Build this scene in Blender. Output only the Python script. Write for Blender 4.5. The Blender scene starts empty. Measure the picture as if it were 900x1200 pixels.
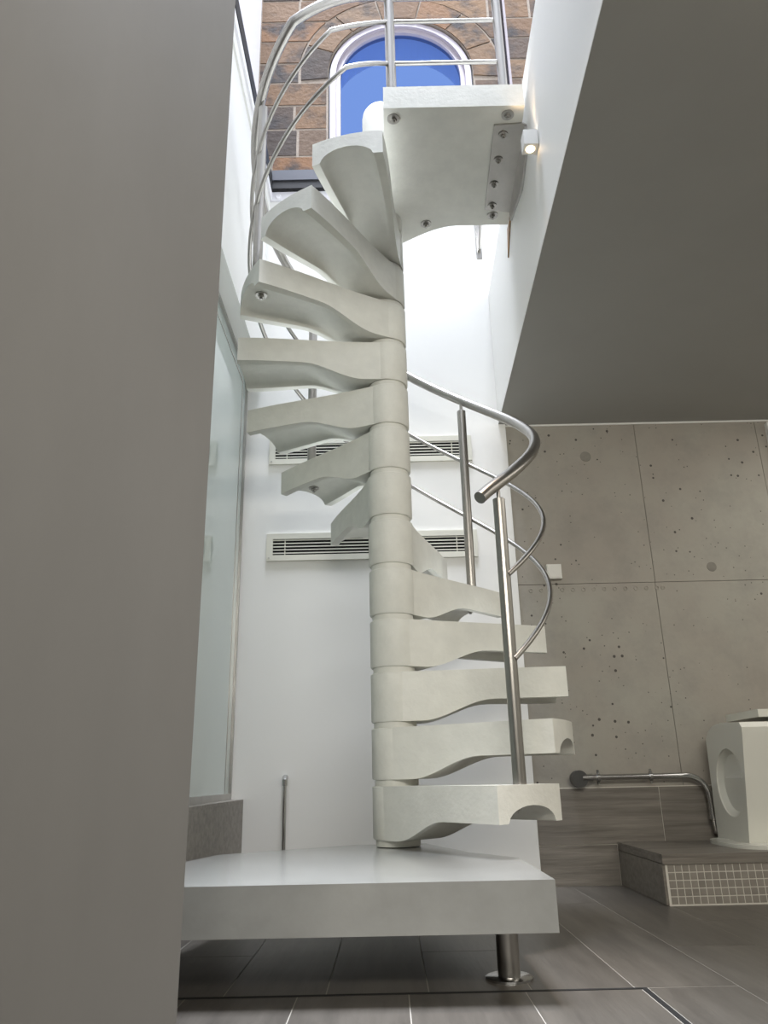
import bpy, bmesh, math, random
from mathutils import Vector, Matrix
from math import pi, sin, cos, sqrt, radians
random.seed(7)
scn = bpy.context.scene
COL = scn.collection

# ---------------------------------------------------------------- camera
camd = bpy.data.cameras.new('camera'); cam = bpy.data.objects.new('camera', camd); COL.objects.link(cam)
camd.sensor_fit = 'VERTICAL'; camd.sensor_height = 24; camd.lens = 902/1200*24; camd.clip_start = .02
camd.clip_end = 100
_u = Vector((-58, -2605, 902)).normalized()
_y = Vector((6, 313, 902)); _y = (_y-_u*_y.dot(_u)).normalized()
_x = _y.cross(-_u).normalized()
if _x.x < 0: _x = -_x
# rows of the world->camera rotation (x right, y down, z forward)
rx = Vector((_x.x, _y.x, _u.x)); ry = Vector((_x.y, _y.y, _u.y)); rz = Vector((_x.z, _y.z, _u.z))
m = Matrix((rx, -ry, -rz)).transposed().to_4x4()
m.translation = Vector((0, 0, .45))
cam.matrix_world = m
scn.camera = cam

# ---------------------------------------------------------------- world, lights, exposure
scn.view_settings.view_transform = 'Standard'; scn.view_settings.look = 'None'
scn.view_settings.gamma = 1; scn.view_settings.use_curve_mapping = False
scn.view_settings.exposure = 1.0
w = bpy.data.worlds.new('sky'); scn.world = w; w.use_nodes = True
bg = w.node_tree.nodes['Background']
bg.inputs[0].default_value = (.80, .86, 1.0, 1); bg.inputs[1].default_value = .6

def area(name, loc, rot, sx, sy, power, col, spread=180):
    l = bpy.data.lights.new(name, 'AREA'); l.shape = 'RECTANGLE'; l.size = sx; l.size_y = sy
    l.energy = power; l.color = col; l.spread = radians(spread)
    o = bpy.data.objects.new(name, l); COL.objects.link(o); o.location = loc; o.rotation_euler = rot
    return o
area('skylight', (-.1, 1.6, 16.0), (0, 0, 0), 4.2, 5.4, 1250, (.84, .89, 1.0), 110)
area('ceiling_fill', (.95, -1.0, 2.12), (0, 0, 0), 2.6, 2.4, 4, (1, .94, .84))  # weak fill added overhead behind the camera, no known fitting
area('side_fill', (2.4, 2.1, 2.14), (0, 0, 0), .8, 2.2, 8, (1, .95, .87))  # unseen panel added off frame to brighten the concrete wall
area('wall_fill', (1.45, 1.0, 2.13), (radians(50), 0, 0), 1.6, .25, 1.5, (1, .95, .87))  # added off-frame fill, tilted at the rear wall; not a real fixture
area('rear_fill', (.3, -1.5, 1.95), (radians(80), 0, 0), 2.8, .35, 37, (1, .955, .87))  # broad warm fill added to lift walls and treads, no window behind it

# ---------------------------------------------------------------- materials
def mat(name, col, rough=.5, metal=0., nscale=0, namt=.0, col2=None, bump=0., bscale=60, stretch=(1, 1, 1), spec=.5, rand=0.):
    M = bpy.data.materials.new(name); M.use_nodes = True
    nt = M.node_tree; N = nt.nodes; L = nt.links; b = N['Principled BSDF']
    b.inputs['Base Color'].default_value = (*col, 1); b.inputs['Roughness'].default_value = rough
    b.inputs['Metallic'].default_value = metal; b.inputs['Specular IOR Level'].default_value = spec
    tc = N.new('ShaderNodeTexCoord'); mp = N.new('ShaderNodeMapping'); mp.inputs['Scale'].default_value = stretch
    L.new(tc.outputs['Object'], mp.inputs['Vector'])
    vec = mp.outputs['Vector']
    oi = None
    if rand:
        oi = N.new('ShaderNodeObjectInfo')
        mu = N.new('ShaderNodeMath'); mu.operation = 'MULTIPLY'; mu.inputs[1].default_value = 37.
        L.new(oi.outputs['Random'], mu.inputs[0])
        cb = N.new('ShaderNodeCombineXYZ')
        for k in range(3): L.new(mu.outputs[0], cb.inputs[k])
        va = N.new('ShaderNodeVectorMath'); va.operation = 'ADD'
        L.new(vec, va.inputs[0]); L.new(cb.outputs[0], va.inputs[1]); vec = va.outputs[0]
    if nscale:
        n = N.new('ShaderNodeTexNoise'); n.inputs['Scale'].default_value = nscale; n.inputs['Detail'].default_value = 7
        n.inputs['Roughness'].default_value = .6
        L.new(vec, n.inputs['Vector'])
        cr = N.new('ShaderNodeMapRange'); cr.inputs[1].default_value = .35; cr.inputs[2].default_value = .65
        L.new(n.outputs['Fac'], cr.inputs[0])
        mx = N.new('ShaderNodeMix'); mx.data_type = 'RGBA'
        mx.inputs[6].default_value = (*col, 1); mx.inputs[7].default_value = (*(col2 or [c*(1-namt) for c in col]), 1)
        L.new(cr.outputs[0], mx.inputs[0]); out = mx.outputs[2]
        if rand:
            hs = N.new('ShaderNodeHueSaturation'); mr = N.new('ShaderNodeMapRange')
            mr.inputs[3].default_value = 1-rand; mr.inputs[4].default_value = 1+rand
            L.new(oi.outputs['Random'], mr.inputs[0]); L.new(mr.outputs[0], hs.inputs['Value'])
            L.new(out, hs.inputs['Color']); out = hs.outputs[0]
        L.new(out, b.inputs['Base Color'])
    if bump:
        n2 = N.new('ShaderNodeTexNoise'); n2.inputs['Scale'].default_value = bscale; n2.inputs['Detail'].default_value = 4
        L.new(vec, n2.inputs['Vector'])
        bp = N.new('ShaderNodeBump'); bp.inputs['Strength'].default_value = bump; bp.inputs['Distance'].default_value = .01
        L.new(n2.outputs['Fac'], bp.inputs['Height']); L.new(bp.outputs[0], b.inputs['Normal'])
    return M

M_stair = mat('cast_white_concrete', (.75, .745, .68), .5, nscale=14, namt=.08, bump=.10, bscale=70)
M_slab = mat('cast_slab_concrete', (.33, .33, .31), .26, nscale=7, namt=.14, bump=.04, bscale=40)
M_white = mat('white_paint', (.78, .775, .745), .55, bump=.03, bscale=30)
M_white2 = mat('cool_white_paint', (.78, .77, .80), .55)
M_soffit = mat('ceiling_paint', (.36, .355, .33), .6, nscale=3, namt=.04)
M_grey = mat('grey_satin_paint', (.185, .179, .170), .42, nscale=2.2, namt=.10, stretch=(1.5, 1.5, .35), bump=.3, bscale=4.0)  # vertical mottling paints faint light streaks into the colour
M_steel = mat('brushed_steel', (.38, .365, .34), .30, 1., nscale=30, namt=.12, stretch=(1, 1, .05))
M_chrome = mat('chrome', (.55, .55, .55), .14, 1.)
M_plate = mat('steel_plate', (.50, .485, .46), .36, 1., nscale=5, namt=.2)
M_black = mat('black_metal', (.004, .004, .005), .6)
M_dark = mat('dark_void', (.004, .004, .004), .9)
M_greybeam = mat('grey_flashing', (.075, .08, .10), .5)
M_vent = mat('cream_vent_enamel', (.66, .65, .57), .45)
M_tile = mat('wood_grain_tile', (.235, .212, .182), .42, nscale=5, col2=(.14, .125, .105), stretch=(.5, 6, 9), bump=.08, bscale=20, rand=.10)
M_ftile = mat('floor_wood_grain_tile', (.128, .115, .098), .38, nscale=4, col2=(.084, .075, .064), stretch=(6, .6, 6), bump=.08, bscale=18, rand=.10)
M_mosaic = mat('mosaic_tile', (.27, .245, .21), .35, nscale=10, namt=.15, rand=.08)
M_grout = mat('grout', (.42, .395, .345), .8)
M_grout2 = mat('light_grout', (.66, .63, .56), .8)
M_sealant = mat('black_sealant', (.008, .008, .008), .7)
M_ceramic = mat('white_moulding', (.70, .695, .63), .22)
M_socket = mat('socket_plastic', (.70, .69, .64), .4)
M_rubber = mat('black_rubber', (.02, .02, .02), .45)
M_wood = mat('timber', (.42, .24, .11), .6, nscale=30, namt=.4, stretch=(1, 1, .2))
M_mortar = mat('mortar', (.30, .25, .20), .9, nscale=30, namt=.25, bump=.3, bscale=80)
M_frame = mat('window_frame_white', (.38, .34, .37), .4)
M_plug = mat('dark_plug', (.07, .07, .068), .35, .6)
M_reveal = mat('pale_reveal', (.92, .93, .95), .8)

M_slab.node_tree.nodes['Principled BSDF'].inputs['Coat Weight'].default_value = .8
M_slab.node_tree.nodes['Principled BSDF'].inputs['Coat Roughness'].default_value = .22

def stone_mat():
    M = bpy.data.materials.new('sandstone'); M.use_nodes = True
    nt = M.node_tree; N = nt.nodes; L = nt.links; b = N['Principled BSDF']; b.inputs['Roughness'].default_value = .9
    tc = N.new('ShaderNodeTexCoord'); oi = N.new('ShaderNodeObjectInfo')
    r1 = N.new('ShaderNodeValToRGB'); e = r1.color_ramp.elements
    e[0].position = 0; e[0].color = (.16, .078, .034, 1); e[1].position = 1; e[1].color = (.04, .03, .024, 1)
    for p, c in ((.25, (.17, .10, .05, 1)), (.5, (.11, .062, .033, 1)), (.68, (.18, .115, .065, 1)), (.8, (.075, .05, .035, 1))):
        q = e.new(p); q.color = c
    L.new(oi.outputs['Random'], r1.inputs[0])
    mu = N.new('ShaderNodeVectorMath'); mu.operation = 'ADD'
    mm = N.new('ShaderNodeMath'); mm.operation = 'MULTIPLY'; mm.inputs[1].default_value = 50
    L.new(oi.outputs['Random'], mm.inputs[0]); L.new(tc.outputs['Object'], mu.inputs[0]); L.new(mm.outputs[0], mu.inputs[1])
    n = N.new('ShaderNodeTexNoise'); n.inputs['Scale'].default_value = 3.2; n.inputs['Detail'].default_value = 9; n.inputs['Roughness'].default_value = .6
    L.new(mu.outputs[0], n.inputs['Vector'])
    mr = N.new('ShaderNodeMapRange'); mr.inputs[1].default_value = .50; mr.inputs[2].default_value = .66
    L.new(n.outputs['Fac'], mr.inputs[0])
    mx = N.new('ShaderNodeMix'); mx.data_type = 'RGBA'; mx.inputs[7].default_value = (.032, .027, .025, 1)
    L.new(mr.outputs[0], mx.inputs[0]); L.new(r1.outputs[0], mx.inputs[6])
    L.new(mx.outputs[2], b.inputs['Base Color'])
    n2 = N.new('ShaderNodeTexNoise'); n2.inputs['Scale'].default_value = 25; n2.inputs['Detail'].default_value = 6
    L.new(mu.outputs[0], n2.inputs['Vector'])
    bp = N.new('ShaderNodeBump'); bp.inputs['Strength'].default_value = .6; bp.inputs['Distance'].default_value = .012
    L.new(n2.outputs['Fac'], bp.inputs['Height']); L.new(bp.outputs[0], b.inputs['Normal'])
    return M
M_stone = stone_mat()

def concrete_mat():
    M = bpy.data.materials.new('fair_faced_concrete'); M.use_nodes = True
    nt = M.node_tree; N = nt.nodes; L = nt.links; b = N['Principled BSDF']; b.inputs['Roughness'].default_value = .6
    tc = N.new('ShaderNodeTexCoord'); v = tc.outputs['Object']
    def noise(s, d=6, r=.6):
        n = N.new('ShaderNodeTexNoise'); n.inputs['Scale'].default_value = s; n.inputs['Detail'].default_value = d; n.inputs['Roughness'].default_value = r
        L.new(v, n.inputs['Vector']); return n.outputs['Fac']
    def rng(x, a, c, lo=0., hi=1.):
        q = N.new('ShaderNodeMapRange'); q.inputs[1].default_value = a; q.inputs[2].default_value = c
        q.inputs[3].default_value = lo; q.inputs[4].default_value = hi; L.new(x, q.inputs[0]); return q.outputs[0]
    def mix(f, a, c, mode='MIX'):
        q = N.new('ShaderNodeMix'); q.data_type = 'RGBA'; q.blend_type = mode; L.new(f, q.inputs[0])
        for s, val in ((6, a), (7, c)):
            if isinstance(val, tuple): q.inputs[s].default_value = (*val, 1)
            else: L.new(val, q.inputs[s])
        return q.outputs[2]
    c = mix(rng(noise(1.3, 3), .38, .62), (.345, .33, .285), (.315, .285, .245))
    c = mix(rng(noise(6, 8, .7), .45, .75, 0, .45), c, (.20, .195, .175))
    # small air holes
    vo = N.new('ShaderNodeTexVoronoi'); vo.inputs['Scale'].default_value = 30; L.new(v, vo.inputs['Vector'])
    wn = rng(noise(2.2, 2), .44, .58)
    th = N.new('ShaderNodeMath'); th.operation = 'MULTIPLY'; th.inputs[1].default_value = .20; L.new(wn, th.inputs[0])
    hole = N.new('ShaderNodeMath'); hole.operation = 'LESS_THAN'; L.new(vo.outputs['Distance'], hole.inputs[0]); L.new(th.outputs[0], hole.inputs[1])
    sp = N.new('ShaderNodeSeparateXYZ'); L.new(vo.outputs['Color'], sp.inputs[0])
    g = N.new('ShaderNodeMath'); g.operation = 'GREATER_THAN'; g.inputs[1].default_value = .66; L.new(sp.outputs[0], g.inputs[0])
    hm = N.new('ShaderNodeMath'); hm.operation = 'MULTIPLY'; L.new(hole.outputs[0], hm.inputs[0]); L.new(g.outputs[0], hm.inputs[1])
    c = mix(hm.outputs[0], c, (.06, .052, .045))
    vo2 = N.new('ShaderNodeTexVoronoi'); vo2.inputs['Scale'].default_value = 55; L.new(v, vo2.inputs['Vector'])
    h2 = N.new('ShaderNodeMath'); h2.operation = 'LESS_THAN'; L.new(vo2.outputs['Distance'], h2.inputs[0]); h2.inputs[1].default_value = .17
    sp2 = N.new('ShaderNodeSeparateXYZ'); L.new(vo2.outputs['Color'], sp2.inputs[0])
    g2 = N.new('ShaderNodeMath'); g2.operation = 'GREATER_THAN'; g2.inputs[1].default_value = .90; L.new(sp2.outputs[0], g2.inputs[0])
    hm2 = N.new('ShaderNodeMath'); hm2.operation = 'MULTIPLY'; L.new(h2.outputs[0], hm2.inputs[0]); L.new(g2.outputs[0], hm2.inputs[1])
    c = mix(hm2.outputs[0], c, (.10, .088, .075))
    L.new(c, b.inputs['Base Color'])
    bp = N.new('ShaderNodeBump'); bp.inputs['Strength'].default_value = .2; bp.inputs['Distance'].default_value = .01
    L.new(noise(14, 8), bp.inputs['Height']); L.new(bp.outputs[0], b.inputs['Normal'])
    return M
M_conc = concrete_mat()

def glass_mat():
    M = bpy.data.materials.new('frosted_green_glass'); M.use_nodes = True
    nt = M.node_tree; N = nt.nodes; L = nt.links; b = N['Principled BSDF']
    b.inputs['Base Color'].default_value = (.47, .55, .52, 1); b.inputs['Roughness'].default_value = .6
    b.inputs['Coat Weight'].default_value = 1.; b.inputs['Coat Roughness'].default_value = .01; b.inputs['Coat IOR'].default_value = 2.3
    return M
M_glass = glass_mat()

def tinted():
    M = bpy.data.materials.new('blue_window_glass'); M.use_nodes = True
    nt = M.node_tree; N = nt.nodes; L = nt.links; N.remove(N['Principled BSDF'])
    tr = N.new('ShaderNodeBsdfTransparent'); tr.inputs[0].default_value = (.44, .56, .80, 1)
    gl = N.new('ShaderNodeBsdfGlossy'); gl.inputs['Roughness'].default_value = .03; gl.inputs[0].default_value = (.6, .7, 1, 1)
    fr = N.new('ShaderNodeFresnel'); fr.inputs[0].default_value = 1.06
    mx = N.new('ShaderNodeMixShader'); L.new(fr.outputs[0], mx.inputs[0]); L.new(tr.outputs[0], mx.inputs[1]); L.new(gl.outputs[0], mx.inputs[2])
    L.new(mx.outputs[0], N['Material Output'].inputs[0]); return M
M_blue = tinted()

def emis(name, col, s):
    M = bpy.data.materials.new(name); M.use_nodes = True; b = M.node_tree.nodes['Principled BSDF']
    b.inputs['Emission Color'].default_value = (*col, 1); b.inputs['Emission Strength'].default_value = s
    return M
M_led = emis('warm_led', (1, .72, .42), 4)

# ---------------------------------------------------------------- helpers
def obj(name, bm, material, parent=None, smooth=False, bevel=0, bseg=2, loc=None, angle=40):
    if bevel:
        es = [e for e in bm.edges if len(e.link_faces) == 2 and e.calc_face_angle(0) > radians(angle)]
        bmesh.ops.bevel(bm, geom=es, offset=bevel, segments=bseg, affect='EDGES', profile=.5, clamp_overlap=True)
    bmesh.ops.recalc_face_normals(bm, faces=bm.faces[:])
    me = bpy.data.meshes.new(name)
    if loc is not None: bmesh.ops.translate(bm, verts=bm.verts[:], vec=-Vector(loc))
    bm.to_mesh(me); bm.free()
    if smooth:
        for p in me.polygons: p.use_smooth = True
        me.set_sharp_from_angle(angle=radians(38))
    me.materials.append(material)
    o = bpy.data.objects.new(name, me); COL.objects.link(o)
    if loc is not None: o.location = loc
    if parent is not None:
        o.parent = parent
        if loc is not None: o.location = Vector(loc)-base_of(parent)
        else: o.location = -base_of(parent)
    return o
def base_of(o):
    v = Vector((0, 0, 0))
    while o is not None: v += o.location; o = o.parent
    return v
def thing(name, label, cat, loc=(0, 0, 0), group=None):
    o = bpy.data.objects.new(name, None); COL.objects.link(o); o.location = loc; o.empty_display_size = .1
    o['label'] = label; o['category'] = cat
    if group: o['group'] = group
    return o
def tag(o, label, cat, group=None):
    o['label'] = label; o['category'] = cat
    if group: o['group'] = group
    return o
def struct(o): o['kind'] = 'structure'; return o
def box(bm, x0, x1, y0, y1, z0, z1):
    v = [bm.verts.new((x, y, z)) for x in (x0, x1) for y in (y0, y1) for z in (z0, z1)]
    for f in ((0, 1, 3, 2), (4, 6, 7, 5), (0, 4, 5, 1), (2, 3, 7, 6), (0, 2, 6, 4), (1, 5, 7, 3)): bm.faces.new([v[i] for i in f])
    return v
def bx(*a):
    bm = bmesh.new(); box(bm, *a); return bm
def prism(pts, z0, z1, bm=None):
    bm = bm or bmesh.new()
    a = [bm.verts.new((x, y, z0)) for x, y in pts]; b = [bm.verts.new((x, y, z1)) for x, y in pts]
    bm.faces.new(a[::-1]); bm.faces.new(b)
    n = len(pts)
    for i in range(n): bm.faces.new((a[i], a[(i+1) % n], b[(i+1) % n], b[i]))
    return bm
def prism_y(pts, y0, y1, bm=None):      # outline in x,z extruded along y
    bm = bm or bmesh.new()
    a = [bm.verts.new((x, y0, z)) for x, z in pts]; b = [bm.verts.new((x, y1, z)) for x, z in pts]
    bm.faces.new(a); bm.faces.new(b[::-1])
    n = len(pts)
    for i in range(n): bm.faces.new((a[i], b[i], b[(i+1) % n], a[(i+1) % n]))
    return bm
def tube(bm, pts, r, seg=12, caps=True):
    pts = [Vector(p) for p in pts]; n = len(pts); rings = []; up = None
    for i, p in enumerate(pts):
        d = (pts[min(i+1, n-1)]-pts[max(i-1, 0)]).normalized()
        if up is None:
            up = Vector((0, 0, 1)) if abs(d.z) < .9 else Vector((1, 0, 0))
        a = d.cross(up).normalized(); up = a.cross(d).normalized()
        rr = r[i] if isinstance(r, (list, tuple)) else r
        rings.append([bm.verts.new(p+a*rr*cos(2*pi*k/seg)+up*rr*sin(2*pi*k/seg)) for k in range(seg)])
    for i in range(n-1):
        for k in range(seg): bm.faces.new((rings[i][k], rings[i][(k+1) % seg], rings[i+1][(k+1) % seg], rings[i+1][k]))
    if caps: bm.faces.new(rings[0][::-1]); bm.faces.new(rings[-1])
    return bm
def lathe(bm, cx, cy, prof, seg=40):    # prof: list of (r, z), closed with caps
    rings = [[bm.verts.new((cx+r*cos(2*pi*k/seg), cy+r*sin(2*pi*k/seg), z)) for k in range(seg)] for r, z in prof]
    for i in range(len(rings)-1):
        for k in range(seg): bm.faces.new((rings[i][k], rings[i][(k+1) % seg], rings[i+1][(k+1) % seg], rings[i+1][k]))
    bm.faces.new(rings[0][::-1]); bm.faces.new(rings[-1]); return bm
def sstep(a, b, x):
    t = max(0., min(1., (x-a)/(b-a))); return t*t*(3-2*t)

# ---------------------------------------------------------------- key dimensions
CX, CY = .026, 2.76            # column axis
A1, DA = -.88847, .44731       # first tread angle, turn per tread
Z1, RISE = .4257, .1855
RP = .55                       # baluster circle
FX = lambda y: .505+.027*y     # fascia plane
SOF = 2.16; UP = 2.943; YW = 3.60; YC = 3.62

# ================================================================ SETTING
# floor
fl = struct(obj('floor', bx(-2.2, 3.0, -3.0, 3.9, -.15, -.0007), M_grout))
HX = [-.705, -.46, -.212, .033, .290, .552]; HY0, HY1 = -.2, 1.955
def ftile(x0, x1, y0, y1):
    g = .0012
    o = obj('floor_tile', bx(x0+g, x1-g, y0+g, y1-g, -.0006, 0), M_ftile, fl, loc=((x0+x1)/2, (y0+y1)/2, 0)); return o
xs = [.535+.2285*k for k in range(-11, 11)]
jo = [.30, 2.38, 1.35, .78]
for i in range(len(xs)-1):
    x0, x1 = xs[i], xs[i+1]
    k = (i+1) % 3
    j = 2.38 if abs(x0-.7635) < .02 else (2.38-[.42, .0, .82][k])
    cuts = sorted([j-1.2*q for q in range(-2, 6)])
    cuts = [max(-3.0, min(YC-.003, c)) for c in cuts]; cuts = [-3.0]+cuts+[YC-.003]; cuts = sorted(set(round(c, 4) for c in cuts))
    for a, b in zip(cuts[:-1], cuts[1:]):
        if b-a < .02: continue
        # cut out the hatch
        if abs(x0-.535) < .01:
            if a >= HY1: segs = [(a, b)]
            else:
                if b > HY1+.006: segs = [(HY1+.006, b)]
                else: segs = []
                ya, yb = a, min(b, HY1+.006)
                ftile(.5625, x1, ya, yb-.002)
        elif x0 < .545 and x1 > -.70:
            segs = []
            if b > HY1+.006: segs.append((max(a, HY1+.006), b))
            if a < HY0: segs.append((a, min(b, HY0)))
        else: segs = [(a, b)]
        for s in segs:
            if s[1]-s[0] > .02: ftile(x0, x1, *s)
for i in range(len(HX)-1):
    for a, b in ((-.2, 1.0), (1.0, 1.948)):
        ftile(HX[i]+(0 if i else .01), HX[i+1]-(.006 if i == 4 else 0), a, b)
bm = bmesh.new(); box(bm, -.705, .560, HY1-.006, HY1+.004, -.0006, .001); box(bm, .548, .560, HY0, HY1-.006, -.0006, .001)
obj('hatch_joint', bm, M_sealant, fl)

# white back wall
wb = struct(obj('wall_back', bx(-1.1, .637, YW, 3.9, 0, 3.60), M_white))
struct(obj('wall_back.002', bx(.637, 3.0, YW, 3.9, UP-.03, 3.60), M_white))
# concrete wall to the right: backing plus cast panels
wr = struct(obj('wall_rear', bx(.637, 3.0, YC+.012, 3.9, 0, SOF+.2), M_dark))
def panel(x0, x1, z0, z1):
    g = .0012
    obj('concrete_panel', bx(x0+g, x1-g, YC, YC+.02, z0+g, z1-g), M_conc, wr, bevel=.0012, bseg=1)
for a in ((.637, 1.302, 1.316, SOF), (1.302, 1.925, 1.316, SOF), (1.925, 3.0, 1.316, SOF), (.637, 1.300, .30, 1.316), (1.300, 3.0, .30, 1.316)): panel(*a)
for i in range(14):
    x = .70+.0505*i+(-.022 if i == 13 else 0)
    if abs(x-.817) < .0: continue
    b = bmesh.new()
    R_ = .0085
    pts = [(x+R_*cos(t*pi/8), YC-.0002, 1.288+R_*sin(t*pi/8)) for t in range(17)]
    tube(b, pts, .0026, 6, False); obj('cast_ring', b, M_conc, wr)
for (x, z, s) in ((1.036, 1.978, .028), (1.585, 1.386, .024)):
    b = bmesh.new(); lathe(b, 0, 0, [(s, 0), (s*.96, .002)], 20)
    bmesh.ops.rotate(b, verts=b.verts[:], cent=(0, 0, 0), matrix=Matrix.Rotation(radians(90), 3, 'X'))
    bmesh.ops.translate(b, verts=b.verts[:], vec=(x, YC+.0005, z)); o = obj('filler_patch', b, mat('cement_patch', (.24, .225, .195), .8, nscale=20, namt=.2), wr)
# wall tiles
def wtile(x0, x1, z0, z1, y=YC, par=wr):
    g = .0014
    return obj('wall_tile', bx(x0+g, x1-g, y-.009, y+.004, z0+g, z1-g), M_tile, par, loc=((x0+x1)/2, y, (z0+z1)/2))
obj('tile_grout', bx(.640, 3.0, YC-.006, YC+.003, 0, .394), M_grout2, wr)
for a in ((.640, 1.187, .161, .392), (1.187, 2.387, .161, .392), (.640, .978, 0, .161), (2.387, 3.0, .161, .392)): wtile(*a)

# left side: tiled ledge, glass, upper wall
wl = struct(obj('wall_left', bx(-1.1, -.725, 1.25, YW, 0, 2.47), M_white))
wl2 = struct(obj('wall_left.001', bx(-1.1, -.622, 1.22, YW, 2.47, 3.60), M_white))
tr1 = struct(obj('trim_1', bx(-.624, -.612, 1.22, YW, 3.53, 3.60), M_white))
led = struct(obj('trim_2', bx(-.724, -.652, 1.28, YW, 0, .362), M_grout))
for a, b in ((1.28, 2.4), (2.4, 3.598)):
    obj('ledge_tile', bx(-.652, -.641, a+.001, b-.001, .0, .366), M_tile, led, loc=(-.646, (a+b)/2, .18))
    obj('ledge_tile', bx(-.724, -.641, a+.001, b-.001, .366, .376), M_tile, led, loc=(-.68, (a+b)/2, .37))
win = struct(obj('window_1', bx(-.716, -.706, 1.29, 3.585, .40, 2.455), M_glass))
fb = bmesh.new(); box(fb, -.720, -.694, 1.28, 3.60, .376, .402); obj('frame_rail', fb, M_plate, win)
fb = bmesh.new(); box(fb, -.720, -.694, 3.586, 3.60, .402, 2.452); obj('frame_stile', fb, M_plate, win)
fb = bmesh.new(); box(fb, -.720, -.694, 1.28, 3.60, 2.452, 2.469); obj('frame_rail', fb, M_plate, win)
fb = bmesh.new(); box(fb, -.706, -.7035, 3.50, 3.506, .402, 2.39); box(fb, -.706, -.7035, 1.29, 3.506, 2.384, 2.39); obj('glazing_bead', fb, M_plate, win)

# near grey wall end at the left
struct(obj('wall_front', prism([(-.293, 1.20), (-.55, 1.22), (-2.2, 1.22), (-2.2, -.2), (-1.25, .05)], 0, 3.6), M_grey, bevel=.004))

# ceiling (underside of upper floor), fascia of the stair opening
y0, y1 = .80, YW
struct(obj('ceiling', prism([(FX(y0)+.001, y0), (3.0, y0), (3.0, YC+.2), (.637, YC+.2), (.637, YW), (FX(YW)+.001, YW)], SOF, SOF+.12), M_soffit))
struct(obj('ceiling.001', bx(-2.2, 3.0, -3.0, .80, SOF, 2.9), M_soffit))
struct(obj('trim_3', prism([(FX(y0), y0), (FX(y0)+.055, y0), (FX(YW)+.055, YW), (FX(YW), YW)], SOF+.121, UP), M_white))
struct(obj('trim_10', prism([(FX(y0)-.0005, y0), (FX(y0)+.0008, y0), (FX(YW)+.0008, YW), (FX(YW)-.0005, YW)], SOF+.001, UP-.001), M_white))
struct(obj('floor.001', prism([(FX(y0)+.055, y0), (3.0, y0), (3.0, 3.9), (FX(YW)+.055, 3.9)], SOF+.13, UP-.03), M_white))
struct(obj('trim_4', bx(.637, 3.0, YC-.006, YC, SOF-.008, SOF), M_white))   # shadow-gap bead at the ceiling
# far shell: right and rear walls of both storeys
struct(obj('wall_right', bx(3.0, 3.15, -3.0, 5.2, 0, 7.0), M_white))
struct(obj('wall_camera_side', bx(-2.35, 3.15, -3.15, -3.0, 0, 7.0), M_white))
struct(obj('wall_left.002', bx(-2.35, -2.2, -3.0, 1.3, 0, 7.0), M_white))
struct(obj('wall_left.003', bx(-1.15, -.945, 1.22, 4.80, 3.60, 7.6), M_white2))
struct(obj('floor.002', bx(-1.1, 3.0, 3.9, 4.85, 3.0, 3.55), M_white))  # unseen upper floor slab, put in to close off light

# dark beam trims round the opening
bmt = bmesh.new(); box(bmt, -.945, 3.0, YW-.010, 3.9, 3.60, 3.66); t5 = struct(obj('trim_5', bmt, M_white2))
bmt = bmesh.new(); box(bmt, -.60, 3.0, YW-.04, 3.9, 3.66, 3.715); t6 = struct(obj('trim_6', bmt, M_black))
bmt = bmesh.new(); box(bmt, -.60, 3.0, YW-.045, 3.9, 3.715, 3.785); struct(obj('trim_7', bmt, M_greybeam))
bmt = bmesh.new(); box(bmt, -.945, -.60, 1.22, YW-.01, 3.60, 3.652); t8 = struct(obj('trim_8', bmt, M_white2))
bmt = bmesh.new(); box(bmt, -.945, -.596, 1.22, YW-.046, 3.652, 3.75); struct(obj('trim_9', bmt, M_black))
bmt = bmesh.new(); lathe(bmt, 0, 0, [(.018, 0), (.018, .004), (.012, .008)], 20)
bmesh.ops.rotate(bmt, verts=bmt.verts[:], cent=(0, 0, 0), matrix=Matrix.Rotation(radians(90), 3, 'X'))
bmesh.ops.translate(bmt, verts=bmt.verts[:], vec=(-.565, YW-.010, 3.625)); obj('screw_cap', bmt, M_white2, t5)

# ---------------- stone wall with arched window
YB = 4.80; WCX, WCZ, WR = .221, 5.94, .595; RO = .83
wb_open = [(WCX-WR, 4.3)]+[(WCX-WR*cos(pi*k/24), WCZ+WR*sin(pi*k/24)) for k in range(25)]+[(WCX+WR, 4.3)]
bm = bmesh.new()
X0, X1, ZB, ZT = -.945, 3.0, 3.55, 7.6
def ring_verts(y):
    inner = [bm.verts.new((x, y, z)) for x, z in wb_open]
    outer = []
    n = len(wb_open)
    for i, (x, z) in enumerate(wb_open):
        if i == 0: p = (X0, ZB)
        elif i == n-1: p = (X1, ZB)
        else:
            t = (i-1)/24
            if t <= .25: p = (X0, ZB+(ZT-ZB)*max(.05, t/.25))
            elif t >= .75: p = (X1, ZB+(ZT-ZB)*max(.05, (1-t)/.25))
            else: p = (X0+(X1-X0)*(t-.25)/.5, ZT)
        outer.append(bm.verts.new((p[0], y, p[1])))
    for i in range(n-1): bm.faces.new((inner[i], outer[i], outer[i+1], inner[i+1]))
    bm.faces.new((inner[0], inner[-1], outer[-1], outer[0]))
    return inner, outer
ia, oa = ring_verts(YB+.003); ib, ob = ring_verts(YB+.40)
n = len(ia)
for i in range(n):
    bm.faces.new((ia[i], ia[(i+1) % n], ib[(i+1) % n], ib[i])); bm.faces.new((oa[i], oa[(i+1) % n], ob[(i+1) % n], ob[i]))
wst = struct(obj('wall_back.001', bm, M_mortar))
def excl(z):            # half width of the opening plus arch stones at height z
    if z <= WCZ-.10: return WR+.004
    if z < WCZ+RO-.001: return sqrt(max(0, RO**2-max(0, z-WCZ)**2))
    return 0
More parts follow.
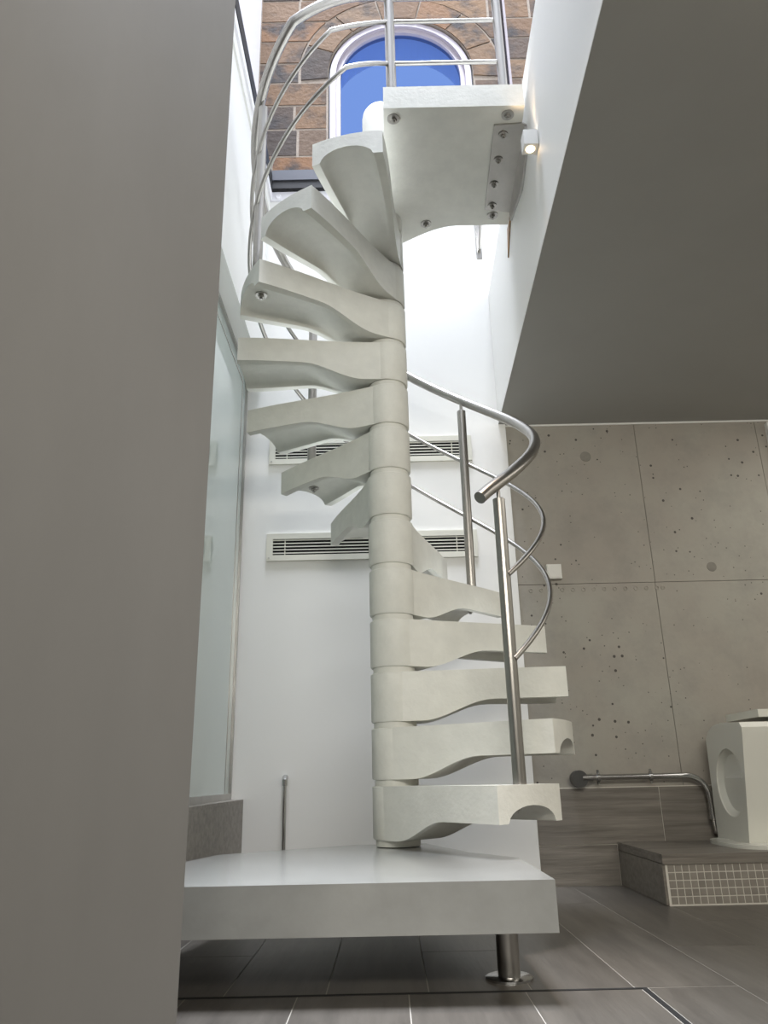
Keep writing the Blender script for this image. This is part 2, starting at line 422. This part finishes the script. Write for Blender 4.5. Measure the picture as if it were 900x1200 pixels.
def stone(pts, dep):
    g = bmesh.new(); prism_y(pts, YB-dep, YB+.06, g)
    x = sum(p[0] for p in pts)/len(pts); z = sum(p[1] for p in pts)/len(pts)
    obj('brick', g, M_stone, wst, loc=(x, YB, z), bevel=.006, bseg=1)
edges = [4.16, 4.40, 4.64, 4.865, 5.085, 5.355, 5.60, 5.84, 6.05, 6.29, 6.515, 6.76, 7.0, 7.24]
for r in range(len(edges)-1):
    z0, z1 = edges[r]+.011, edges[r+1]-.011
    def runs(xa, xb, side):
        x = xa; first = True
        out = []
        while x < xb-.02:
            L_ = random.choice((.22, .34, .42, .5, .58))*random.uniform(.9, 1.1)
            if first: L_ *= random.uniform(.5, 1); first = False
            if xb-(x+L_) < .16: L_ = xb-x
            out.append((x, min(xb, x+L_))); x += L_
        return out
    zs = [z0+(z1-z0)*q/3 for q in range(4)]
    ex = [excl(z) for z in zs]; emin = min(ex)
    if max(ex) <= 0:
        for a, b in runs(X0, 2.3, 0): stone([(a+.011, z0), (b-.011, z0), (b-.011, z1), (a+.011, z1)], random.uniform(.0, .006))
        continue
    # left run ends on the arch outline, right run begins on it
    R = runs(X0, WCX-max(ex), 0)
    for k, (a, b) in enumerate(R):
        if k < len(R)-1: stone([(a+.011, z0), (b-.011, z0), (b-.011, z1), (a+.011, z1)], random.uniform(0, .006))
        else: stone([(a+.011, z0)]+[(WCX-max(e, .011)-.011, z) for e, z in zip(ex, zs)]+[(a+.011, z1)], random.uniform(0, .006))
    R = runs(WCX+max(ex), 2.3, 0)
    for k, (a, b) in enumerate(R):
        if k: stone([(a+.011, z0), (b-.011, z0), (b-.011, z1), (a+.011, z1)], random.uniform(0, .006))
        else: stone([(b-.011, z0), (b-.011, z1)]+[(WCX+max(e, .011)+.011, z) for e, z in list(zip(ex, zs))[::-1]], random.uniform(0, .006))
NV = 7
for k in range(NV):
    a0 = -.10+(pi+.20)*k/NV+.012; a1 = -.10+(pi+.20)*(k+1)/NV-.012
    inn = [(WCX+(WR+.004)*cos(a0+(a1-a0)*q/6), WCZ+(WR+.004)*sin(a0+(a1-a0)*q/6)) for q in range(7)]
    out = [(WCX+(RO-.012)*cos(a1-(a1-a0)*q/6), WCZ+(RO-.012)*sin(a1-(a1-a0)*q/6)) for q in range(7)]
    stone(inn+out, .007)
# window: stepped white frame, blue panes
def archring(r0, r1, y0, y1, zb=4.35):
    g = bmesh.new()
    def pl(r): return [(WCX-r, zb)]+[(WCX-r*cos(pi*k/32), WCZ+r*sin(pi*k/32)) for k in range(33)]+[(WCX+r, zb)]
    A, B = pl(r0), pl(r1); n = len(A)
    vs = [[g.verts.new((x, y, z)) for x, z in P] for P in (A, B) for y in (y0, y1)]
    for i in range(n-1):
        for a, b in ((0, 1), (1, 3), (3, 2), (2, 0)): g.faces.new((vs[a][i], vs[a][i+1], vs[b][i+1], vs[b][i]))
    for i in (0, n-1): g.faces.new((vs[0][i], vs[1][i], vs[3][i], vs[2][i]))
    return g
w2 = struct(obj('window_2', archring(.535, .582, YB+.02, YB+.09), M_frame))
obj('inner_frame', archring(.497, .545, YB+.05, YB+.11), M_frame, w2)
obj('gasket', archring(.580, .5948, YB+.03, YB+.08), M_black, w2)
g = bmesh.new(); pts = [(WCX-.50, 4.35)]+[(WCX-.50*cos(pi*k/32), WCZ+.50*sin(pi*k/32)) for k in range(33)]+[(WCX+.50, 4.35)]
prism_y(pts, YB+.075, YB+.083, g); obj('pane', g, M_blue, w2)
obj('outer_reveal', archring(.575, .594, YB+.12, YB+.40), M_reveal, w2)

# ================================================================ SPIRAL STAIR
st = thing('spiral_staircase', 'pale cast concrete spiral staircase with steel handrail rising from the raised slab to the landing', 'staircase', (CX, CY, .237))

def tread_mesh():
    g = bmesh.new()
    RE = .579; NR, NS = 26, 22
    TH = .100
    def wid(r, s):
        full = .126 if s < 0 else .138
        return .079+(full-.079)*(.35*max(0, (r-.02)/(RE-.02))+.65*sstep(.05, RE, r))
    def bottom(r, s):       # s in -1..1
        t = .165-(.165-TH)*sstep(.09, .33, r)
        e = (abs(s)-.0)/.74
        if e < 1:
            d = .046*sstep(.13, .40, r)*sqrt(1-e*e)
            t -= d
        return -t
    ss = [-1, -.93, -.84, -.765, -.738, -.70, -.62, -.5, -.36, -.2, 0, .2, .36, .5, .62, .70, .738, .765, .84, .93, 1]
    top, bot = [], []
    for i in range(NR+1):
        r0 = .0+RE*i/NR
        ra, rb = [], []
        for s in ss:
            r = r0+(.014*(1-s*s)*sstep(.4, RE, r0))
            y = s*wid(r0, s)
            ra.append(g.verts.new((r, y, 0))); rb.append(g.verts.new((r, y, bottom(r0, s))))
        top.append(ra); bot.append(rb)
    n = len(ss)
    for i in range(NR):
        for j in range(n-1):
            g.faces.new((top[i][j], top[i+1][j], top[i+1][j+1], top[i][j+1]))
            g.faces.new((bot[i][j], bot[i][j+1], bot[i+1][j+1], bot[i+1][j]))
        g.faces.new((top[i][0], bot[i][0], bot[i+1][0], top[i+1][0])); g.faces.new((top[i][-1], top[i+1][-1], bot[i+1][-1], bot[i][-1]))
    for j in range(n-1):
        g.faces.new((top[0][j], top[0][j+1], bot[0][j+1], bot[0][j])); g.faces.new((top[-1][j], bot[-1][j], bot[-1][j+1], top[-1][j+1]))
    es = [e for e in g.edges if len(e.link_faces) == 2 and e.calc_face_angle(0) > radians(50)]
    bmesh.ops.bevel(g, geom=es, offset=.004, segments=2, affect='EDGES', profile=.5, clamp_overlap=True)
    lathe(g, 0, 0, [(.0795, -.165), (.083, -.160), (.083, -.003), (.080, 0)], 48)
    bmesh.ops.recalc_face_normals(g, faces=g.faces[:])
    return g
t0 = obj('tread', tread_mesh(), M_stair, None, smooth=True)
g = bmesh.new(); lathe(g, 0, 0, [(.074, -.1855), (.074, -.160)], 40); nk0 = obj('collar', g, M_stair, t0, smooth=True); nk0.location = (0, 0, 0)
# bolt with washer below a tread
g = bmesh.new(); lathe(g, 0, 0, [(.023, -.004), (.023, 0)], 24); lathe(g, 0, 0, [(.012, -.014), (.012, -.004)], 6); lathe(g, 0, 0, [(.006, -.021), (.006, -.012)], 10)
me_bolt = bpy.data.meshes.new('bolt'); bmesh.ops.recalc_face_normals(g, faces=g.faces[:]); g.to_mesh(me_bolt); g.free(); me_bolt.materials.append(M_plate)
for i in range(13):
    a = A1+i*DA; z = Z1+i*RISE
    if i == 0: t, nk = t0, nk0
    else:
        t = t0.copy(); COL.objects.link(t); nk = nk0.copy(); COL.objects.link(nk); nk.parent = t
    t.parent = st; t.location = Vector((CX, CY, z))-Vector(st.location); t.rotation_euler = (0, 0, a)
    if i in (0, 4, 7, 10):
        b = bpy.data.objects.new('bolt', me_bolt); COL.objects.link(b); b.parent = t; b.location = (RP-.02, 0, -.056)
# newel hub above
g = bmesh.new(); lathe(g, CX, CY, [(.080, 2.672), (.083, 2.676), (.083, 3.31), (.079, 3.335), (.068, 3.354), (.05, 3.366), (.02, 3.370)], 48)
obj('newel', g, M_stair, st, smooth=True)
# landing
LT, LB = 2.837, 2.737
def bez(p0, p1, p2, p3, n=12):
    return [tuple((1-t)**3*a+3*(1-t)**2*t*b+3*(1-t)*t*t*c+t**3*d for a, b, c, d in zip(p0, p1, p2, p3)) for t in [k/n for k in range(1, n+1)]]
LP = [(.033, 2.150), (.543, 2.150), (.574, 2.785), (.345, 2.785)]
LP += bez((.345, 2.785), (.25, 2.79), (.17, 2.86), (.105, 2.90))
hub = [(CX+.083*cos(t), CY+.083*sin(t)) for t in [radians(q) for q in (75, 95, 115, 135, 155, 175, 190, 205)]]
LP += hub
LP += bez(hub[-1], (CX-.06, CY-.10), (.025, 2.62), (.033, 2.50), 8)
lbm = prism(LP, LB, LT)
obj('landing', lbm, M_stair, st, bevel=.004)
g = bmesh.new(); lathe(g, 0, 0, [(.019, -.004), (.019, 0)], 20)
for x, y in ((.069, 2.197), (.487, 2.19), (.214, 2.767), (.499, 2.722)):
    b = bpy.data.objects.new('bolt', me_bolt); COL.objects.link(b); b.parent = st; b.location = Vector((x, y, LB))-Vector(st.location)
g.free()
# steel angle plate fixing the landing to the fascia
pl = [(.442, 2.232), (.552, 2.225), (FX(2.24)-.002, 2.235), (FX(2.70)-.002, 2.70), (.46, 2.68)]
bp_ = obj('angle_plate', prism(pl, LB-.008, LB-.0005), M_plate, st, bevel=.001, bseg=1)
pv = bmesh.new()
outl = [(2.235, LB-.002), (2.70, LB-.002), (2.70, LB-.05), (2.42, LB-.14), (2.235, LB-.10)]
va = [pv.verts.new((FX(y)-.010, y, z)) for y, z in outl]; vb = [pv.verts.new((FX(y)-.001, y, z)) for y, z in outl]
pv.faces.new(va); pv.faces.new(vb[::-1])
for i in range(5): pv.faces.new((va[i], va[(i+1) % 5], vb[(i+1) % 5], vb[i]))
obj('flange', pv, M_plate, bp_)
for x, y in ((.482, 2.275), (.48, 2.40), (.48, 2.53), (.488, 2.655)):
    b = bpy.data.objects.new('bolt', me_bolt); COL.objects.link(b); b.parent = bp_; b.location = Vector((x, y, LB-.008))-base_of(bp_); b.scale = (.8, .8, 1)

# balusters
def post(x, y, z0, z1, r=.0195, pin=.05):
    g = bmesh.new(); lathe(g, x, y, [(r, z0), (r, z1-.002), (r-.002, z1)], 24)
    p = obj('baluster', g, M_steel, st, smooth=True, loc=(x, y, z0))
    if pin:
        g = bmesh.new(); lathe(g, x, y, [(.0065, z1-.001), (.0065, z1+pin)], 12); obj('pin', g, M_steel, p, smooth=True, loc=(x, y, z1))
    return p
for k in (0, 4, 7, 10):
    a = A1+k*DA; post(CX+RP*cos(a), CY+RP*sin(a), Z1+k*RISE, Z1+k*RISE+.868)
PA = (.070, 2.37); PB = (.522, 2.37)
SL = RISE/DA
def helix(R_, zb, a0, a1, step=.06):
    n = max(2, int((a1-a0)/step)); return [(CX+R_*cos(a), CY+R_*sin(a), zb+SL*(a-A1)) for a in [a0+(a1-a0)*k/n for k in range(n+1)]]
def blend(p0, p1, out, rise, n=10):   # shallow arc from the helix to the landing
    p0, p1 = Vector(p0), Vector(p1); mid = (p0+p1)/2+Vector(out)
    return [tuple(p0*(1-t)**2+mid*2*t*(1-t)+p1*t*t) for t in [k/n for k in range(1, n+1)]]
# handrail
RH = .56
h = helix(RH, 1.35, A1-.03, A1+DA*11.0, .045)
d = (Vector(h[0])-Vector(h[1])).normalized()
tail = [tuple(Vector(h[0])+d*.10+Vector((0, 0, -.004))), tuple(Vector(h[0])+d*.05)]
zH = 3.585
hr = tail+h+blend(h[-1], (PA[0], PA[1], zH), (-.01, -.06, .035), 0)+[(.2, 2.37, zH), (PB[0]+.02, 2.37, zH)]
g = bmesh.new(); tube(g, hr, .0205, 18); obj('handrail', g, M_steel, st, smooth=True)
for zb, kk, zl in ((1.04, 11.75, 3.435), (.78, 12.0, 3.204)):
    h = helix(.565, zb, A1, A1+DA*kk, .045)
    pth = h+blend(h[-1], (PA[0], PA[1], zl), (0, -.012, .006), 0, 6)+[(PB[0], 2.37, zl)]
    g = bmesh.new(); tube(g, pth, .0088, 12); obj('mid_rail', g, M_steel, st, smooth=True)
post(PA[0], PA[1], LT, zH, .0205, 0); post(PB[0], PB[1], LT, zH, .0205, 0)
g = bmesh.new(); box(g, PB[0]+.022, PB[0]+.032, 2.352, 2.392, LT, zH); obj('post_plate', g, M_frame, st)

# ================================================================ RAISED SLAB
sb = thing('concrete_platform', 'thick pale concrete slab raised on a steel leg at the foot of the spiral staircase', 'platform', (-.1, 2.3, 0))
SP = [(-.75, 1.84), (.352, 1.825), (.352, 2.30), (.235, 2.50), (.12, 2.86), (-.12, 2.86), (-.535, 2.60), (-.60, 2.35), (-.75, 2.1)]
sl = obj('slab', prism(SP, .135, .2372), M_slab, sb, bevel=.006, bseg=3, smooth=True)
for x, y in ((.272, 2.066), (-.66, 1.98)):
    g = bmesh.new(); lathe(g, x, y, [(.0265, .006), (.0265, .135)], 28)
    p = obj('leg', g, M_steel, sb, smooth=True, loc=(x, y, 0))
    g = bmesh.new(); lathe(g, x, y, [(.056, 0), (.056, .005), (.052, .007)], 36); obj('base_plate', g, M_chrome, p, smooth=True, loc=(x, y, 0))

# ================================================================ VENTS
def vent(z0, z1, label):
    x0, x1 = -.572, .455
    v = thing('air_vent', label, 'vent', ((x0+x1)/2, YW, (z0+z1)/2), 'slatted air vents in the white wall')
    g = bmesh.new(); fr = .028; yo, yi = YW-.012, YW-.0005
    box(g, x0, x1, yo, yi, z1-fr, z1); box(g, x0, x1, yo, yi, z0, z0+fr)
    box(g, x0, x0+fr*1.1, yo, yi, z0+fr, z1-fr); box(g, x1-fr*1.1, x1, yo, yi, z0+fr, z1-fr)
    obj('frame', g, M_vent, v)
    obj('backing', bx(x0+fr, x1-fr, YW-.003, YW-.0005, z0+fr, z1-fr), M_dark, v)
    hh = (z1-z0-2*fr); n = 5
    for i in range(n):
        z = z0+fr+hh*(i+.5)/n+.002
        obj('slat', bx(x0+fr, x1-fr, YW-.010, YW-.0078, z-.0027, z+.0027), M_vent, v)
    for x in (x0+.09, x1-.10):
        obj('divider', bx(x-.002, x+.002, YW-.009, YW-.003, z0+fr, z1-fr), M_vent, v)
    for x in (x0+.013, x1-.03):
        g = bmesh.new(); lathe(g, 0, 0, [(.004, 0), (.004, .002)], 10)
        bmesh.ops.rotate(g, verts=g.verts[:], cent=(0, 0, 0), matrix=Matrix.Rotation(radians(90), 3, 'X'))
        bmesh.ops.translate(g, verts=g.verts[:], vec=(x, YW-.012, z0+.014)); obj('screw', g, M_plate, v)
vent(1.455, 1.592, 'lower of two long cream slatted air vents, behind the middle of the column')
vent(1.960, 2.097, 'upper of two long cream slatted air vents, higher up the white wall')

# ================================================================ SMALL THINGS
# square white wall box
sw = thing('wall_switch', 'small square white switch box on the bare concrete wall', 'switch', (.815, YC, 1.373))
obj('housing', bx(.780, .850, YC-.030, YC, 1.338, 1.408), M_socket, sw, bevel=.004, smooth=True)
obj('rocker', bx(.786, .844, YC-.033, YC-.030, 1.344, 1.402), M_socket, sw, bevel=.0012, bseg=1)

# chrome waste pipe with dark end disc
wp = thing('wall_pipe', 'chrome pipe with a round dark end cap running above the wall tiles', 'pipe', (1.15, YC-.05, .43))
py = YC-.050
bend = [(1.297+.093*sin(t), py, .345+.09*cos(t)) for t in [k*pi/2/10 for k in range(11)]]
g = bmesh.new(); tube(g, [(.86, py, .435), (1.1, py, .435), (1.27, py, .435)]+bend+[(1.391, py, .30), (1.391, py, .262)], .0125, 14); obj('pipe', g, M_chrome, wp, smooth=True)
g = bmesh.new(); tube(g, [(1.391, py, .262), (1.395, py, .21), (1.395, py+.005, .20)], .0095, 12); obj('outlet', g, M_plate, wp, smooth=True)
g = bmesh.new(); tube(g, [(1.391, py, .275), (1.391, py, .255)], .0155, 12); obj('coupling', g, M_chrome, wp, smooth=True)
g = bmesh.new(); tube(g, [(.832, py+.03, .430), (.832, py-.012, .430)], [.036, .036], 28); obj('end_disc', g, M_plug, wp, smooth=True)
g = bmesh.new(); tube(g, [(.845, py, .434), (.89, py, .435)], .0165, 14); obj('collar', g, M_chrome, wp, smooth=True)
for x in (.915, 1.145):
    g = bmesh.new(); tube(g, [(x-.006, py, .435), (x+.006, py, .435)], .019, 16); tube(g, [(x, py, .454), (x, py, .466)], .006, 8); tube(g, [(x, py, .416), (x, py, .406)], .006, 8); tube(g, [(x, py, .435), (x, YC+.002, .435)], .006, 8)
    obj('clamp', g, M_chrome, wp, smooth=True)

# slim chrome pipe on the white wall
pp = thing('slim_pipe', 'slim vertical chrome pipe with a valve top against the white wall, left of the staircase', 'pipe', (-.457, YW-.03, .2))
g = bmesh.new(); tube(g, [(-.457, YW-.03, 0), (-.457, YW-.03, .435)], .0085, 12); obj('pipe', g, M_chrome, pp, smooth=True)
g = bmesh.new(); tube(g, [(-.457, YW-.03, .43), (-.457, YW-.032, .452), (-.457, YW-.018, .463), (-.457, YW-.001, .463)], .0125, 12); obj('valve', g, M_chrome, pp, smooth=True)

# cube wall lamp on the fascia
yl = 2.10; xl = FX(yl)
lp = thing('wall_lamp', 'small white cube wall lamp glowing warm beneath the landing corner', 'lamp', (xl-.03, yl, 2.52))
g = bmesh.new(); z0, z1 = 2.488, 2.550
box(g, xl-.052, xl-.004, yl-.025, yl+.025, z0, z1); obj('body', g, M_white, lp, bevel=.002)
g = bmesh.new(); lathe(g, xl-.028, yl, [(.015, z0-.002), (.015, z0+.001)], 20); obj('lens', g, M_led, lp)
g = bmesh.new(); lathe(g, xl-.028, yl, [(.015, z1-.001), (.015, z1+.002)], 20); obj('lens', g, M_led, lp)
def spot(name, loc, rot, e, ang, blend_):
    l = bpy.data.lights.new(name, 'SPOT'); l.energy = e; l.spot_size = radians(ang); l.spot_blend = blend_; l.color = (1, .70, .42); l.shadow_soft_size = .012
    o = bpy.data.objects.new(name, l); COL.objects.link(o); o.location = loc; o.rotation_euler = rot
spot('lamp_down', (xl-.028, yl, z0-.01), (0, radians(6), 0), 26, 24, .9)
spot('lamp_up', (xl-.028, yl, z1+.01), (pi, 0, 0), 1.2, 50, .9)

# timber shim under the plate
sh = thing('timber_wedge', 'thin brown timber wedge let into the white fascia below the landing plate', 'wedge', (FX(2.80), 2.8, 2.7))
g = bmesh.new(); o3 = [(2.71, 2.79), (2.82, 2.86), (2.85, 2.62)]
va = [g.verts.new((FX(y)-.006, y, z)) for y, z in ((2.705, 2.728), (2.81, 2.733), (2.86, 2.62))]; vb = [g.verts.new((FX(v.co.y)+.002, v.co.y, v.co.z)) for v in va]
g.faces.new(va); g.faces.new(vb[::-1])
for i in range(3): g.faces.new((va[i], va[(i+1) % 3], vb[(i+1) % 3], vb[i]))
obj('shim', g, M_wood, sh)

# strut bracket on the back wall behind the landing
sbk = thing('strut_bracket', 'pale steel flat bar with a slanting rod on the white wall behind the landing', 'bracket', (.57, YW, 3.2))
g = bmesh.new(); box(g, .553, .583, YW-.012, YW, 3.175, 3.70); obj('flat_bar', g, M_steel, sbk, bevel=.002)
g = bmesh.new(); tube(g, [(.568, YW-.03, 3.22), (.585, YW-.20, 3.52)], .008, 10); tube(g, [(.568, YW-.03, 3.22), (.568, YW-.006, 3.22)], .008, 10); obj('rod', g, M_steel, sbk, smooth=True)

# tiled step platform at right
PZ = .170; PX = .978; PY = 3.04
tp = thing('tiled_step', 'raised tiled step with a small square mosaic front below the white pedestal', 'step', (1.9, 3.3, 0))
obj('core', bx(PX+.0095, 2.99, PY+.007, YC-.010, 0, PZ-.013), M_grout2, tp)
for a, b in ((PX, 1.62), (1.62, 2.99)):
    obj('top_tile', bx(a+.0008, b-.0008, PY, YC-.010, PZ-.012, PZ), M_tile, tp, loc=((a+b)/2, 3.3, PZ))
    obj('edge_tile', bx(a+.0008, b-.0008, PY, PY+.009, PZ-.034, PZ-.0125), M_tile, tp, loc=((a+b)/2, 3.04, PZ-.02))
obj('side_tile', bx(PX, PX+.010, PY+.0095, YC-.010, .002, PZ-.034), M_tile, tp, loc=(PX, 3.3, .07))
obj('side_tile', bx(PX, PX+.009, PY+.0095, YC-.010, PZ-.031, PZ-.0125), M_tile, tp, loc=(PX, 3.32, .15))
pitch = .0262
me_m = None
for r in range(5):
    for c in range(34):
        x = PX+.018+pitch*c; z = .006+pitch*r
        if me_m is None:
            o = obj('mosaic_tile', bx(0, pitch-.0035, 0, .006, 0, pitch-.0035), M_mosaic, tp, loc=(0, 0, 0)); me_m = o.data
        else:
            o = bpy.data.objects.new('mosaic_tile', me_m); COL.objects.link(o); o.parent = tp
        o.location = Vector((x, PY+.005, z))-Vector(tp.location)

# white pedestal with oval recess
pd = thing('white_pedestal', 'white moulded pedestal with a large oval recess, on the tiled step at right', 'pedestal', (1.5, 3.35, PZ))
prof = [(3.25, PZ+.012), (3.155, .585), (3.152, .612), (3.17, .632), (3.35, .640), (3.43, .634), (3.49, .612), (3.525, .582), (3.552, PZ+.012)]
g = bmesh.new(); xa, xb = 1.392, 1.575
va = [g.verts.new((xa, y, z)) for y, z in prof]; vb = [g.verts.new((xb, y, z)) for y, z in prof]; n = len(prof)
g.faces.new(va); g.faces.new(vb[::-1])
for i in range(n): g.faces.new((va[i], va[(i+1) % n], vb[(i+1) % n], vb[i]))
body = obj('body', g, M_ceramic, pd, bevel=.012, bseg=4, angle=60)
cut = bmesh.new()
N_ = 40; cyy, czz = 3.345, .405
for_ = []
for x, s in ((xa-.02, 1.0), (xa+.006, .97), (xa+.024, .82)):
    for_.append([cut.verts.new((x, cyy+.132*s*cos(2*pi*k/N_)+(-.012)*sin(2*pi*k/N_)*s, czz+.135*s*sin(2*pi*k/N_))) for k in range(N_)])
for i in range(2):
    for k in range(N_): cut.faces.new((for_[i][k], for_[i][(k+1) % N_], for_[i+1][(k+1) % N_], for_[i+1][k]))
cut.faces.new(for_[0][::-1]); cut.faces.new(for_[2]); bmesh.ops.recalc_face_normals(cut, faces=cut.faces[:])
cm = bpy.data.meshes.new('cut'); cut.to_mesh(cm); cut.free(); co = bpy.data.objects.new('cut', cm); COL.objects.link(co)
md = body.modifiers.new('b', 'BOOLEAN'); md.operation = 'DIFFERENCE'; md.object = co; md.solver = 'EXACT'
bpy.context.view_layer.update()
co.matrix_world = Matrix.Identity(4)
dg = bpy.context.evaluated_depsgraph_get(); nm = bpy.data.meshes.new_from_object(body.evaluated_get(dg))
body.modifiers.clear(); body.data = nm
for p in nm.polygons: p.use_smooth = True
nm.set_sharp_from_angle(angle=radians(35))
bpy.data.objects.remove(co)
obj('seam', bx(xa+.0225, xa+.0245, cyy-.085, cyy+.085, czz+.018, czz+.021), M_white, pd)
fp = []
for k in range(32):
    t = 2*pi*k/32; fp.append((1.56+.25*abs(cos(t))**.6*(1 if cos(t) > 0 else -1), 3.33+.235*abs(sin(t))**.6*(1 if sin(t) > 0 else -1)))
obj('base_flange', prism(fp, PZ, PZ+.014), M_ceramic, pd, bevel=.005, smooth=True)
obj('lid', bx(1.485, 1.80, 3.19, 3.50, .652, .682), M_ceramic, pd, bevel=.012, bseg=3, smooth=True)
obj('rear_housing', bx(1.64, 1.80, 3.20, 3.53, PZ+.012, .652), M_ceramic, pd, bevel=.01, bseg=3, smooth=True)
g = bmesh.new()
for k in range(9):
    zc = .44+.022*k; tube(g, [(1.597+.034*cos(t*pi/8), 3.24+.034*sin(t*pi/8), zc+.002*t/16) for t in range(17)], .009, 8, False)
obj('corrugated_hose', g, M_rubber, pd, smooth=True)
g = bmesh.new(); lathe(g, 1.597, 3.24, [(.040, .63), (.042, .636), (.042, .648), (.036, .652)], 24); obj('hose_collar', g, M_chrome, pd, smooth=True)

# white framed cabinet at the right edge, high on the concrete wall
cb = thing('wall_cabinet', 'white framed panel high on the concrete wall at the right edge of the photo', 'panel', (2.2, YC, 1.9))
obj('frame', bx(1.975, 2.0, YC-.03, YC, 1.55, 2.135), M_white, cb); obj('panel', bx(2.0, 2.5, YC-.02, YC, 1.55, 2.135), M_plate, cb)
